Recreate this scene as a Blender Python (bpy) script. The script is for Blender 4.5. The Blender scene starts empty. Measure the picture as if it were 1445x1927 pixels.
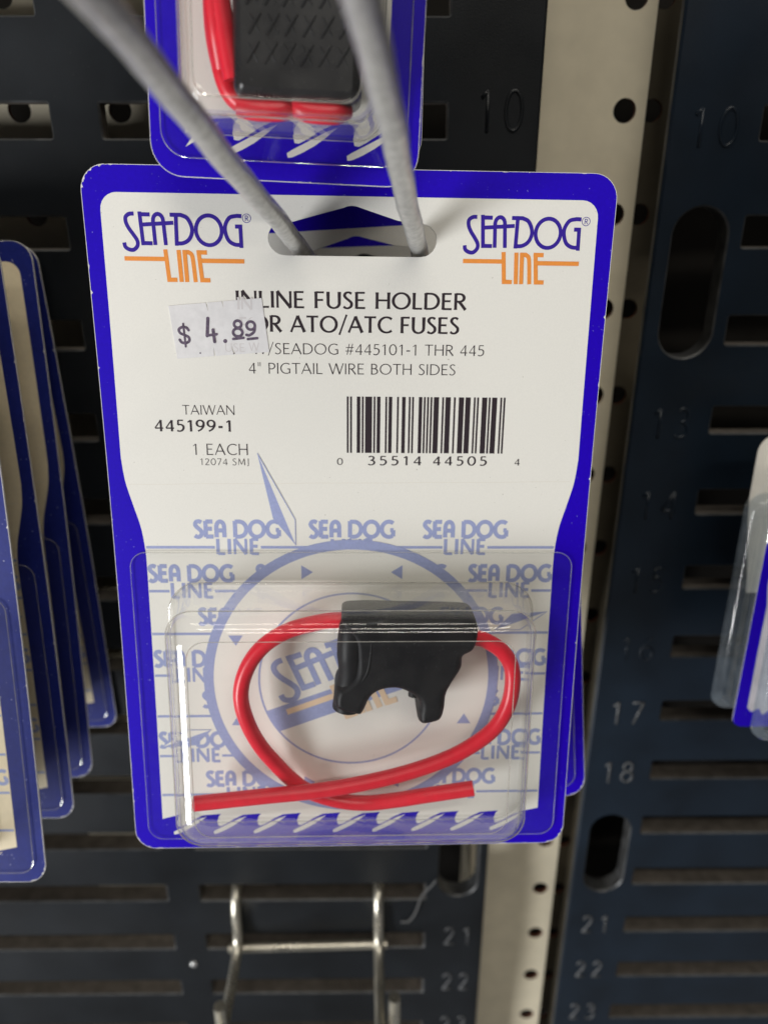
import bpy, bmesh, math, random
from mathutils import Matrix, Vector
from mathutils.geometry import tessellate_polygon

rnd = random.Random(7)
S = 0.001                     # everything below is written in millimetres
R = math.radians
scene = bpy.context.scene
COL = scene.collection

# ------------------------------------------------------------------ camera
cam_d = bpy.data.cameras.new('camera')
cam = bpy.data.objects.new('camera', cam_d); COL.objects.link(cam)
cam.location = (0, -212.24 * S, -14.08 * S)
cam.rotation_euler = (R(90 - 22.935), 0, R(-0.496))
cam_d.sensor_fit = 'HORIZONTAL'; cam_d.sensor_width = 36.0; cam_d.lens = 36.075
cam_d.clip_start = 0.002; cam_d.clip_end = 50
cam_d.dof.use_dof = True; cam_d.dof.focus_distance = 0.150; cam_d.dof.aperture_fstop = 17.0
scene.camera = cam

# ------------------------------------------------------------------ light
world = bpy.data.worlds.new('World'); scene.world = world; world.use_nodes = True
wn = world.node_tree.nodes; wl = world.node_tree.links
bg = wn['Background']
tc = wn.new('ShaderNodeTexCoord'); sp = wn.new('ShaderNodeSeparateXYZ'); mr = wn.new('ShaderNodeMapRange')
cr = wn.new('ShaderNodeValToRGB')
wl.new(tc.outputs['Generated'], sp.inputs[0]); wl.new(sp.outputs['Z'], mr.inputs[0])
mr.inputs[1].default_value = -1; mr.inputs[2].default_value = 1
wl.new(mr.outputs[0], cr.inputs[0])
el = cr.color_ramp.elements
el[0].position = 0.0; el[0].color = (0.34, 0.34, 0.34, 1)       # shop floor
el[1].position = 1.0; el[1].color = (0.45, 0.44, 0.42, 1)       # ceiling
for p_, c_ in ((0.26, (0.27, 0.275, 0.285, 1)), (0.42, (0.06, 0.06, 0.063, 1)), (0.62, (0.035, 0.036, 0.04, 1)), (0.82, (0.22, 0.215, 0.21, 1))):
    e = el.new(p_); e.color = c_
wl.new(cr.outputs[0], bg.inputs[0]); bg.inputs[1].default_value = 0.5

def area(name, loc, target, sx, sy, power, color):
    d = bpy.data.lights.new(name, 'AREA'); d.shape = 'RECTANGLE'; d.size = sx; d.size_y = sy
    d.energy = power; d.color = color
    o = bpy.data.objects.new(name, d); COL.objects.link(o); o.location = loc
    o.rotation_euler = (Vector(target) - Vector(loc)).to_track_quat('-Z', 'Y').to_euler()
    return o
area('window_light', (-0.78, -0.68, -0.40), (0, -0.04, -0.1), 0.24, 0.50, 12.0, (0.97, 0.985, 1.0))
for k_, (y_, p_) in enumerate(((-0.45, 3.4), (-1.1, 6.0), (-1.9, 8.0))):          # overhead shop light as unseen strips, added for streak highlights
    area('ceiling_tube', (0.15 * k_, y_, 1.25), (0.0, 0.0, -0.1), 1.3, 0.07, p_, (1.0, 0.95, 0.85))
scene.view_settings.view_transform = 'Standard'
try: scene.view_settings.look = 'None'
except Exception: pass
scene.view_settings.exposure = 0.0; scene.view_settings.gamma = 1.0
scene.cycles.max_bounces = 12; scene.cycles.transparent_max_bounces = 24
scene.cycles.caustics_reflective = False; scene.cycles.caustics_refractive = False
scene.cycles.sample_clamp_indirect = 4.0

# ------------------------------------------------------------------ materials
def new_mat(name):
    m = bpy.data.materials.new(name); m.use_nodes = True
    nt = m.node_tree; return m, nt, nt.nodes['Principled BSDF']
def noise_node(nt, scale, detail=3.0):
    tc = nt.nodes.new('ShaderNodeTexCoord'); n = nt.nodes.new('ShaderNodeTexNoise')
    n.inputs['Scale'].default_value = scale; n.inputs['Detail'].default_value = detail
    nt.links.new(tc.outputs['Object'], n.inputs['Vector']); return n
def ramp(nt, src, p0, p1, c0=(0, 0, 0, 1), c1=(1, 1, 1, 1)):
    r = nt.nodes.new('ShaderNodeValToRGB'); e = r.color_ramp.elements
    e[0].position = p0; e[1].position = p1; e[0].color = c0; e[1].color = c1
    nt.links.new(src, r.inputs[0]); return r.outputs[0]
def mixc(nt, fac, a, b):
    m = nt.nodes.new('ShaderNodeMix'); m.data_type = 'RGBA'
    nt.links.new(fac, m.inputs[0])
    for v, i in ((a, 6), (b, 7)):
        if isinstance(v, tuple): m.inputs[i].default_value = v
        else: nt.links.new(v, m.inputs[i])
    return m.outputs[2]
def c4(c): return (c[0], c[1], c[2], 1)
def surf(name, base, rough=0.5, spec=0.5, metal=0.0, var=0.0, vscale=400, bump=0.0, bscale=1500,
         speck=None, sscale=900, sthr=0.72, rvar=0.0):
    m, nt, b = new_mat(name)
    b.inputs['Roughness'].default_value = rough; b.inputs['Metallic'].default_value = metal
    b.inputs['Specular IOR Level'].default_value = spec
    col = None
    if var > 0:
        n = noise_node(nt, vscale, 5)
        lo = tuple(x * (1 - var) for x in base); hi = tuple(min(1, x * (1 + var)) for x in base)
        col = ramp(nt, n.outputs[0], 0.3, 0.7, c4(lo), c4(hi))
    if speck:
        n = noise_node(nt, sscale, 1.5)
        f = ramp(nt, n.outputs[0], sthr, sthr + 0.03)
        col = mixc(nt, f, col if col is not None else c4(base), c4(speck))
    if col is not None: nt.links.new(col, b.inputs['Base Color'])
    else: b.inputs['Base Color'].default_value = c4(base)
    if rvar > 0:
        n = noise_node(nt, vscale * 0.4, 4)
        v = nt.nodes.new('ShaderNodeMapRange'); nt.links.new(n.outputs[0], v.inputs[0])
        v.inputs[1].default_value = 0.3; v.inputs[2].default_value = 0.7
        v.inputs[3].default_value = max(0.02, rough - rvar); v.inputs[4].default_value = min(1, rough + rvar)
        nt.links.new(v.outputs[0], b.inputs['Roughness'])
    if bump > 0:
        n = noise_node(nt, bscale, 4); bp = nt.nodes.new('ShaderNodeBump')
        bp.inputs['Strength'].default_value = bump; bp.inputs['Distance'].default_value = 0.0003
        nt.links.new(n.outputs[0], bp.inputs['Height']); nt.links.new(bp.outputs[0], b.inputs['Normal'])
    return m
M = {}
M['white_aged'] = surf('yellowed_card_white', (0.78, 0.67, 0.47), 0.42, 0.5, var=0.04, vscale=600, bump=0.03, bscale=3000)
M['blue_faded'] = surf('faded_card_blue', (0.013, 0.021, 0.175), 0.36, 0.28, var=0.10, vscale=700, bump=0.03, bscale=1500, speck=(0.35, 0.36, 0.55), sscale=1600, sthr=0.735)
M['white'] = surf('card_white', (0.80, 0.78, 0.725), 0.42, 0.4, var=0.02, vscale=3000, bump=0.03, bscale=5000, speck=(0.50, 0.47, 0.41), sscale=1800, sthr=0.775)
M['paper'] = surf('card_paper_edge', (0.72, 0.70, 0.66), 0.8, 0.2, var=0.08, vscale=2000)
M['back'] = surf('card_grey_back', (0.45, 0.42, 0.36), 0.85, 0.2, var=0.05)
M['blue'] = surf('card_blue', (0.0165, 0.0003, 0.47), 0.42, 0.18, var=0.05, vscale=1500, bump=0.02, bscale=4000, speck=(0.22, 0.20, 0.62), sscale=2200, sthr=0.745)
M['ink_blue'] = surf('ink_blue', (0.035, 0.012, 0.30), 0.45, 0.35)
M['ink_orange'] = surf('ink_orange', (0.83, 0.29, 0.055), 0.45, 0.35, var=0.05, vscale=1500)
M['ink_black'] = surf('ink_black', (0.030, 0.020, 0.026), 0.5, 0.35)
M['ink_pale'] = surf('ink_pale_blue', (0.33, 0.37, 0.60), 0.45, 0.35, var=0.06, vscale=1800)
M['ink_peach'] = surf('ink_peach', (0.79, 0.60, 0.42), 0.45, 0.35)
M['ink_stamp'] = surf('ink_stamp', (0.125, 0.095, 0.14), 0.6, 0.2, var=0.35, vscale=1800)
M['sticker'] = surf('sticker_paper', (0.73, 0.715, 0.72), 0.6, 0.3, var=0.05, vscale=700, bump=0.06, bscale=700)
M['sticker_ghost'] = surf('sticker_show_through', (0.635, 0.605, 0.605), 0.6, 0.3)
M['wire_red'] = surf('red_wire_insulation', (0.74, 0.014, 0.034), 0.34, 0.5, var=0.05, vscale=500, bump=0.02, bscale=1500, speck=(0.8, 0.25, 0.27), sscale=4000, sthr=0.78)
M['copper'] = surf('wire_core', (0.55, 0.02, 0.03), 0.5, 0.4)
M['rubber'] = surf('black_rubber', (0.006, 0.006, 0.008), 0.5, 0.22, bump=0.012, bscale=6000, speck=(0.13, 0.13, 0.14), sscale=4000, sthr=0.735, rvar=0.08)
M['knurl'] = surf('black_moulded_plastic', (0.016, 0.016, 0.018), 0.32, 0.55, bump=0.02, bscale=6000, speck=(0.12, 0.12, 0.12), sscale=4000, sthr=0.73, rvar=0.08)
M['panel'] = surf('black_panel_plastic', (0.0075, 0.0092, 0.0115), 0.36, 0.42, var=0.35, vscale=45, bump=0.12, bscale=2500, speck=(0.06, 0.06, 0.06), sscale=1800, sthr=0.745, rvar=0.08)
M['panel_navy'] = surf('dark_navy_panel_plastic', (0.0068, 0.0130, 0.0225), 0.38, 0.42, var=0.3, vscale=45, bump=0.12, bscale=2500, speck=(0.06, 0.06, 0.06), sscale=1800, sthr=0.745, rvar=0.08)
M['ledge'] = surf('dusty_slot_ledge', (0.105, 0.091, 0.078), 0.75, 0.3, var=0.25, vscale=250, bump=0.15, bscale=800)  # slot sleeves; overhead light on the ledges is put into this lighter colour
M['panel_edge'] = surf('rubbed_slot_edge', (0.045, 0.046, 0.047), 0.4, 0.5, var=0.6, vscale=220)
M['number_worn'] = surf('worn_number', (0.07, 0.072, 0.075), 0.42, 0.5, var=0.5, vscale=700)  # lower figures; wear and caught light are both put into the lighter colour
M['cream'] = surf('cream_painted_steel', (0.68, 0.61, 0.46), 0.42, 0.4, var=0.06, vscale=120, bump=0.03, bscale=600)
M['tan'] = surf('dull_tan_steel', (0.10, 0.083, 0.055), 0.6, 0.3, var=0.1, vscale=150)  # recessed strip beside the upright; its shade is put into the darker brown
M['rust'] = surf('rusty_hole_rim', (0.12, 0.045, 0.025), 0.8, 0.2, var=0.3, vscale=1500)
M['dark'] = surf('dark_board', (0.02, 0.018, 0.016), 0.9, 0.1, var=0.2, vscale=50)
M['steel'] = surf('dull_galvanised_wire', (0.54, 0.54, 0.53), 0.38, 0.5, metal=0.75, var=0.16, vscale=900, bump=0.02, bscale=1500, speck=(0.75, 0.75, 0.73), sscale=2000, sthr=0.73, rvar=0.1)
M['bright'] = surf('bright_plated_wire', (0.66, 0.62, 0.52), 0.30, 0.5, metal=0.9, var=0.12, vscale=300, bump=0.08, bscale=500, rvar=0.1)
M['header'] = surf('white_header_card', (0.74, 0.70, 0.62), 0.5, 0.3, var=0.03, vscale=300)
M['label_white'] = surf('pale_label_card', (0.64, 0.60, 0.62), 0.45, 0.35, var=0.12, vscale=160)
M['thread'] = surf('white_thread', (0.13, 0.13, 0.13), 0.8, 0.2)

def clear_mat(name, tint, f0, haze, rough, bump=0.08, bscale=120, edge=0.75, rim=0.22, hazec=(0.75, 0.72, 0.66)):
    m = bpy.data.materials.new(name); m.use_nodes = True; nt = m.node_tree
    for n in list(nt.nodes): nt.nodes.remove(n)
    out = nt.nodes.new('ShaderNodeOutputMaterial'); tr = nt.nodes.new('ShaderNodeBsdfTransparent')
    gl = nt.nodes.new('ShaderNodeBsdfGlossy'); df = nt.nodes.new('ShaderNodeBsdfDiffuse')
    lw = nt.nodes.new('ShaderNodeLayerWeight'); lw.inputs['Blend'].default_value = 0.5
    pw = nt.nodes.new('ShaderNodeMath'); pw.operation = 'POWER'; pw.inputs[1].default_value = 3.2
    nt.links.new(lw.outputs['Facing'], pw.inputs[0])
    ma = nt.nodes.new('ShaderNodeMath'); ma.operation = 'MULTIPLY_ADD'
    ma.inputs[1].default_value = edge; ma.inputs[2].default_value = f0
    nt.links.new(pw.outputs[0], ma.inputs[0])
    tr.inputs[0].default_value = c4(tint); gl.inputs[0].default_value = (0.95, 0.95, 0.93, 1)
    gl.inputs['Roughness'].default_value = rough; df.inputs[0].default_value = c4(hazec)
    n = noise_node(nt, bscale, 3); bp = nt.nodes.new('ShaderNodeBump')
    bp.inputs['Strength'].default_value = bump; bp.inputs['Distance'].default_value = 0.001
    nt.links.new(n.outputs[0], bp.inputs['Height']); nt.links.new(bp.outputs[0], gl.inputs['Normal'])
    m1 = nt.nodes.new('ShaderNodeMixShader'); m2 = nt.nodes.new('ShaderNodeMixShader')
    n2 = noise_node(nt, 260, 2)
    hz = nt.nodes.new('ShaderNodeMapRange'); nt.links.new(n2.outputs[0], hz.inputs[0])
    hz.inputs[1].default_value = 0.35; hz.inputs[2].default_value = 0.8
    hz.inputs[3].default_value = haze * 0.6; hz.inputs[4].default_value = haze * 1.6
    p4 = nt.nodes.new('ShaderNodeMath'); p4.operation = 'POWER'; p4.inputs[1].default_value = 4.0
    nt.links.new(lw.outputs['Facing'], p4.inputs[0])
    ad = nt.nodes.new('ShaderNodeMath'); ad.operation = 'MULTIPLY_ADD'; ad.inputs[1].default_value = rim
    nt.links.new(p4.outputs[0], ad.inputs[0]); nt.links.new(hz.outputs[0], ad.inputs[2])
    nt.links.new(ad.outputs[0], m1.inputs[0]); nt.links.new(tr.outputs[0], m1.inputs[1]); nt.links.new(df.outputs[0], m1.inputs[2])
    nt.links.new(ma.outputs[0], m2.inputs[0]); nt.links.new(m1.outputs[0], m2.inputs[1]); nt.links.new(gl.outputs[0], m2.inputs[2])
    nt.links.new(m2.outputs[0], out.inputs['Surface'])
    return m
M['clear'] = clear_mat('clear_blister_plastic', (0.996, 0.996, 0.993), 0.024, 0.006, 0.032, bump=0.11, bscale=90, edge=0.8, rim=0.30)
M['clear_rim'] = clear_mat('milky_formed_edge', (0.93, 0.93, 0.91), 0.10, 0.22, 0.05, edge=0.8, rim=0.2)
M['clear_blue'] = clear_mat('bluish_clear_plastic', (0.90, 0.93, 0.95), 0.10, 0.07, 0.08, bump=0.03, hazec=(0.62, 0.72, 0.82))

# ------------------------------------------------------------------ object helpers
def link(name, verts, faces, mats, parent=None, midx=None, smooth=False):
    me = bpy.data.meshes.new(name)
    me.from_pydata([(x * S, y * S, z * S) for x, y, z in verts], [], faces)
    for m in (mats if isinstance(mats, list) else [mats]): me.materials.append(M[m])
    if midx:
        for p, i in zip(me.polygons, midx): p.material_index = i
    if smooth:
        for p in me.polygons: p.use_smooth = True
    me.update()
    o = bpy.data.objects.new(name, me); COL.objects.link(o)
    if parent: o.parent = parent
    return o
def tag(o, label=None, cat=None, group=None, kind=None):
    if label: o['label'] = label
    if cat: o['category'] = cat
    if group: o['group'] = group
    if kind: o['kind'] = kind
    return o
def thing(name, label, cat, mat=None, group=None):
    o = bpy.data.objects.new(name, None); COL.objects.link(o)
    o.empty_display_size = 0.01
    if mat is not None: o.matrix_world = mat
    return tag(o, label, cat, group)
def copy_tree(o, parent=None, skip=()):
    c = o.copy(); COL.objects.link(c)
    if parent is not None: c.parent = parent
    for ch in list(o.children):
        if ch.name.split('.')[0] in skip or ch.name in skip: continue
        copy_tree(ch, c, skip)
    return c
class MB:
    """collects polygons, tubes, boxes; becomes one mesh"""
    def __init__(s): s.v = []; s.f = []; s.m = []
    def add(s, verts, faces, mi=0):
        b = len(s.v); s.v += list(verts)
        for f in faces: s.f.append(tuple(b + i for i in f)); s.m.append(mi)
    def box(s, x0, x1, y0, y1, z0, z1, mi=0):
        s.add([(x, y, z) for x in (x0, x1) for y in (y0, y1) for z in (z0, z1)],
              [(0, 1, 3, 2), (4, 6, 7, 5), (0, 4, 5, 1), (2, 3, 7, 6), (0, 2, 6, 4), (1, 5, 7, 3)], mi)
    def tube(s, pts, r, n=14, mi=0, cap=True, rfun=None):
        P = [Vector(p) for p in pts]; rings = []; up = None
        for i, p in enumerate(P):
            t = (P[min(i + 1, len(P) - 1)] - P[max(i - 1, 0)]).normalized()
            if up is None: up = t.orthogonal().normalized()
            up = (up - t * up.dot(t)).normalized(); sd = t.cross(up)
            rr = rfun(i / (len(P) - 1)) * r if rfun else r
            rings.append([tuple(p + (up * math.cos(a) + sd * math.sin(a)) * rr) for a in [2 * math.pi * k / n for k in range(n)]])
        v = [q for rg in rings for q in rg]; f = []
        for i in range(len(rings) - 1):
            for k in range(n):
                f.append((i * n + k, i * n + (k + 1) % n, (i + 1) * n + (k + 1) % n, (i + 1) * n + k))
        if cap:
            f.append(tuple(reversed(range(n)))); f.append(tuple((len(rings) - 1) * n + k for k in range(n)))
        s.add(v, f, mi)
    def loft(s, loops, mi=0, cap_last=True, cap_first=False, concave=False):
        n = len(loops[0]); v = [q for l in loops for q in l]; f = []
        for i in range(len(loops) - 1):
            for k in range(n):
                f.append((i * n + k, i * n + (k + 1) % n, (i + 1) * n + (k + 1) % n, (i + 1) * n + k))
        for on, off in ((cap_first, 0), (cap_last, (len(loops) - 1) * n)):
            if not on: continue
            if concave:
                f += [tuple(off + i for i in t) for t in tessellate_polygon([[Vector(q) for q in loops[off // n]]])]
            else: f.append(tuple(off + k for k in range(n)))
        s.add(v, f, mi)
    def build(s, name, mats, parent=None, smooth=False, angle=None):
        o = link(name, s.v, s.f, mats, parent, s.m, smooth)
        if angle:
            me = o.data; bm = bmesh.new(); bm.from_mesh(me)
            bmesh.ops.recalc_face_normals(bm, faces=bm.faces[:])
            for e in bm.edges:
                if len(e.link_faces) == 2 and e.calc_face_angle(0) > R(angle): e.smooth = False
            for fc in bm.faces: fc.smooth = len(fc.verts) <= 8
            bm.to_mesh(me); bm.free()
        return o
def catmull(pts, n=8, closed=False):
    P = [Vector(p) for p in pts]; out = []; m = len(P)
    for i in range(m if closed else m - 1):
        p1, p2 = P[i], P[(i + 1) % m]
        p0 = P[i - 1] if (closed or i > 0) else p1 * 2 - p2
        p3 = P[(i + 2) % m] if (closed or i + 2 < m) else p2 * 2 - p1
        for k in range(n):
            t = k / n
            out.append(0.5 * ((2 * p1) + (p2 - p0) * t + (2 * p0 - 5 * p1 + 4 * p2 - p3) * t * t + (3 * p1 - p0 - 3 * p2 + p3) * t ** 3))
    if not closed: out.append(P[-1])
    return [tuple(p) for p in out]
def rrect(x0, x1, y0, y1, r, n=7, seg=4):
    """rounded rectangle loop, fixed point count; y grows downwards on cards"""
    rs = r if isinstance(r, (tuple, list)) else (r, r, r, r)
    P = []
    for (cx, cy, a0, rr) in ((x1 - rs[0], y1 - rs[0], 0, rs[0]), (x0 + rs[1], y1 - rs[1], 90, rs[1]), (x0 + rs[2], y0 + rs[2], 180, rs[2]), (x1 - rs[3], y0 + rs[3], 270, rs[3])):
        for k in range(n + 1):
            a = R(a0 + 90 * k / n); P.append((cx + rr * math.cos(a), cy + rr * math.sin(a)))
    out = []
    for i in range(len(P)):
        a, b = P[i], P[(i + 1) % len(P)]; out.append(a)
        if (i + 1) % (n + 1) == 0:
            for k in range(1, seg): out.append((a[0] + (b[0] - a[0]) * k / seg, a[1] + (b[1] - a[1]) * k / seg))
    return out

# card space: u to the right, v down from the card's top edge, w out towards the shopper
CARD_H = 150.0
def bend(v, B=2.0): return -B * math.sin(math.pi * max(0, min(1, v / CARD_H)))
def cp(u, v, w=0.0, B=2.0): return (u, -(w + bend(v, B)), -v)
def card_matrix(T, a, b, c):
    """top centre T; a: bottom leans out, b: turn in its plane, c: turn about the vertical"""
    ex = Vector((math.cos(c) * math.cos(b), math.sin(c) * math.cos(b), math.sin(b)))
    dn = Vector((0, -math.sin(a), -math.cos(a))); dn = (dn - ex * dn.dot(ex)).normalized()
    y = (-dn).cross(ex)
    m = Matrix((ex, y, -dn)).transposed().to_4x4(); m.translation = Vector(T) * S
    return m

class Sheet:
    """flat print and card pieces in (u, v) at height w, each a closed polygon or a ribbon"""
    def __init__(s, xf=None): s.v = []; s.f = []; s.m = []; s.xf = xf
    def _p(s, q, w):
        if s.xf: q = s.xf(*q)
        return (q[0], q[1], w)
    def poly(s, outer, w, mi=0, holes=()):
        loops = [outer] + list(holes); b = len(s.v)
        s.v += [s._p(q, w) for l in loops for q in l]
        for t in tessellate_polygon([[Vector((q[0], q[1], 0)) for q in l] for l in loops]):
            s.f.append(tuple(b + i for i in t)); s.m.append(mi)
    def wall(s, loop, w0, w1, mi=0):
        b = len(s.v); n = len(loop)
        s.v += [s._p(q, w0) for q in loop] + [s._p(q, w1) for q in loop]
        for k in range(n):
            s.f.append((b + k, b + (k + 1) % n, b + n + (k + 1) % n, b + n + k)); s.m.append(mi)
    def ribbon(s, pts, hw, w, mi=0, closed=False):
        keep = [i for i in range(len(pts)) if i == 0 or math.hypot(pts[i][0] - pts[i - 1][0], pts[i][1] - pts[i - 1][1]) > 1e-5]
        if isinstance(hw, list): hw = [hw[i] for i in keep]
        pts = [pts[i] for i in keep]
        n = len(pts); L = []; Rr = []
        for i, p in enumerate(pts):
            a = pts[i - 1] if (closed or i > 0) else None
            c = pts[(i + 1) % n] if (closed or i < n - 1) else None
            d1 = Vector((p[0] - a[0], p[1] - a[1])).normalized() if a else None
            d2 = Vector((c[0] - p[0], c[1] - p[1])).normalized() if c else None
            d = (d1 + d2).normalized() if (d1 and d2 and (d1 + d2).length > 1e-6) else (d1 or d2)
            k = 1.0
            if d1 and d2: k = min(2.0, 1 / max(0.35, d.dot(d2)))
            h = (hw[i] if isinstance(hw, list) else hw) * k
            L.append((p[0] - d.y * h, p[1] + d.x * h)); Rr.append((p[0] + d.y * h, p[1] - d.x * h))
        b = len(s.v); s.v += [s._p(q, w) for q in L] + [s._p(q, w) for q in Rr]
        for i in range(n if closed else n - 1):
            j = (i + 1) % n; s.f.append((b + i, b + j, b + n + j, b + n + i)); s.m.append(mi)
    def build(s, name, mats, parent, mapf=cp, cut=None):
        bm = bmesh.new()
        vs = [bm.verts.new(q) for q in s.v]
        for f, mi in zip(s.f, s.m):
            try: fc = bm.faces.new([vs[i] for i in f]); fc.material_index = mi
            except ValueError: pass
        if cut:
            v = cut[0]
            while v < cut[1]:
                bmesh.ops.bisect_plane(bm, geom=bm.verts[:] + bm.edges[:] + bm.faces[:], dist=1e-4, plane_co=(0, v, 0), plane_no=(0, 1, 0))
                v += cut[2]
        for vt in bm.verts:
            x, y, z = mapf(*vt.co); vt.co = (x * S, y * S, z * S)
        for fc in bm.faces:
            fc.normal_update()
            if abs(fc.normal.y) > 0.5 and fc.normal.y > 0: fc.normal_flip()
        me = bpy.data.meshes.new(name); bm.to_mesh(me); bm.free()
        for m in mats: me.materials.append(M[m])
        o = bpy.data.objects.new(name, me); COL.objects.link(o)
        if parent: o.parent = parent
        return o

# ------------------------------------------------------------------ lettering (own stroke alphabet)
def A(cx, cy, rx, ry, a0, a1, n=14):
    return [(cx + rx * math.cos(R(a0 + (a1 - a0) * k / n)), cy + ry * math.sin(R(a0 + (a1 - a0) * k / n))) for k in range(n + 1)]
def sm(p, n=6): return [q[:2] for q in catmull([(a, b, 0) for a, b in p], n)]
# glyph: (width, [(points, weight or None = by direction)])
G = {
 ' ': (0.34, []),
 'I': (0.20, [([(.10, 0), (.10, 1)], None)]),
 'N': (0.84, [([(.09, 0), (.09, 1)], .75), ([(.08, 1), (.76, 0)], 1.0), ([(.75, 0), (.75, 1)], .75)]),
 'L': (0.54, [([(.10, 0), (.10, 1)], None), ([(.10, .04), (.52, .04)], None)]),
 'E': (0.58, [([(.10, 0), (.10, 1)], None), ([(.10, .96), (.52, .96)], None), ([(.10, .52), (.47, .52)], None), ([(.10, .04), (.54, .04)], None)]),
 'F': (0.55, [([(.10, 0), (.10, 1)], None), ([(.10, .96), (.51, .96)], None), ([(.10, .5), (.46, .5)], None)]),
 'U': (0.78, [([(.10, 1), (.10, .34)] + A(.39, .31, .29, .29, 180, 360) + [(.68, .34), (.68, 1)], None)]),
 'S': (0.55, [(sm([(.46, .90), (.32, .975), (.16, .93), (.10, .77), (.19, .62), (.34, .48), (.45, .34), (.44, .15), (.30, .025), (.16, .03), (.05, .11)]), None)]),
 'H': (0.80, [([(.10, 0), (.10, 1)], None), ([(.70, 0), (.70, 1)], None), ([(.10, .52), (.70, .52)], None)]),
 'O': (0.98, [(A(.49, .5, .42, .47, 0, 360, 36), None)]),
 'D': (0.84, [([(.10, 0), (.10, 1)], None), ([(.10, .96), (.30, .96)] + A(.34, .5, .42, .46, 90, -90, 18) + [(.30, .04), (.10, .04)], None)]),
 'R': (0.66, [([(.10, 0), (.10, 1)], None), ([(.10, .96), (.28, .96)] + A(.30, .73, .23, .23, 90, -90) + [(.28, .5), (.10, .5)], None), ([(.28, .5), (.62, 0)], .95)]),
 'P': (0.60, [([(.10, 0), (.10, 1)], None), ([(.10, .96), (.28, .96)] + A(.30, .70, .24, .26, 90, -90) + [(.28, .44), (.10, .44)], None)]),
 'B': (0.64, [([(.10, 0), (.10, 1)], None), ([(.10, .96), (.26, .96)] + A(.28, .75, .20, .21, 90, -90) + [(.26, .54), (.10, .54)], None), ([(.10, .54), (.28, .54)] + A(.30, .29, .25, .25, 90, -90) + [(.28, .04), (.10, .04)], None)]),
 'A': (0.80, [([(.03, 0), (.40, 1)], .7), ([(.39, 1), (.77, 0)], 1.0), ([(.17, .34), (.64, .34)], None)]),
 'T': (0.68, [([(.34, 0), (.34, .98)], None), ([(.02, .96), (.66, .96)], None)]),
 'C': (0.78, [(A(.50, .5, .42, .47, 48, 312, 24), None)]),
 'G': (0.86, [(A(.50, .5, .42, .47, 52, 300, 24) + [(.76, .10)], None), ([(.76, .06), (.76, .45)], None), ([(.58, .45), (.78, .45)], None)]),
 'W': (1.16, [([(.03, 1), (.32, 0)], 1.0), ([(.32, 0), (.58, 1)], .7), ([(.58, 1), (.85, 0)], 1.0), ([(.85, 0), (1.13, 1)], .7)]),
 'M': (0.94, [([(.12, 0), (.16, 1)], .75), ([(.16, 1), (.47, .12)], 1.0), ([(.47, .12), (.78, 1)], .75), ([(.78, 1), (.84, 0)], 1.0)]),
 'J': (0.36, [([(.24, 1), (.24, .05)] + A(.10, .04, .14, .16, 0, -80, 6), None)]),
 '0': (0.66, [(A(.33, .5, .26, .47, 0, 360, 30), None)]),
 '1': (0.52, [([(.30, 0), (.30, .97)], None), ([(.10, .80), (.30, .97)], .6)]),
 '2': (0.60, [(sm([(.10, .80), (.20, .95), (.36, .95), (.48, .78), (.42, .55), (.08, .04)]), None), ([(.08, .04), (.54, .04)], None)]),
 '3': (0.58, [(sm([(.10, .88), (.25, .97), (.42, .88), (.44, .70), (.34, .57), (.22, .53)]), None), (sm([(.22, .53), (.40, .48), (.50, .28), (.40, .08), (.22, .02), (.06, .09)]), None)]),
 '4': (0.62, [([(.44, 0), (.44, .97)], None), ([(.44, .97), (.05, .30)], .55), ([(.05, .28), (.58, .28)], None)]),
 '5': (0.58, [([(.14, .96), (.48, .96)], None), ([(.15, .96), (.13, .56)], .8), (sm([(.13, .56), (.30, .60), (.46, .48), (.48, .26), (.36, .07), (.20, .02), (.06, .08)]), None)]),
 '6': (0.62, [(sm([(.48, .96), (.26, .80), (.10, .50), (.09, .30)]), None), (A(.32, .30, .23, .27, 0, 360, 26), None)]),
 '7': (0.58, [([(.06, .96), (.52, .96)], None), ([(.52, .96), (.18, 0)], .9)]),
 '8': (0.60, [(A(.30, .75, .19, .21, 0, 360, 24), None), (A(.30, .28, .24, .25, 0, 360, 26), None)]),
 '9': (0.62, [(sm([(.14, .04), (.36, .20), (.52, .50), (.53, .70)]), None), (A(.30, .70, .23, .27, 0, 360, 26), None)]),
 '#': (0.70, [([(.16, 0), (.34, 1)], .6), ([(.40, 0), (.58, 1)], .6), ([(.06, .66), (.66, .66)], .55), ([(.04, .34), (.62, .34)], .55)]),
 '-': (0.40, [([(.06, .40), (.34, .40)], 1.0)]),
 '/': (0.44, [([(.02, -.14), (.42, 1.1)], .6)]),
 '"': (0.36, [([(.10, .68), (.10, 1.05)], .6), ([(.25, .68), (.25, 1.05)], .6)]),
 '.': (0.22, [([(.05, .06), (.17, .06)], 1.1)]),
 # art-deco A with a round top, used by the pale pattern and the marks
 'a': (0.66, [([(.10, 0), (.10, .62)] + A(.33, .62, .23, .34, 180, 0, 12) + [(.56, .62), (.56, 0)], None), ([(.10, .42), (.56, .42)], None)]),
}
def width_of(t, gap): return sum(G[c][0] + gap for c in t) - gap
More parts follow.
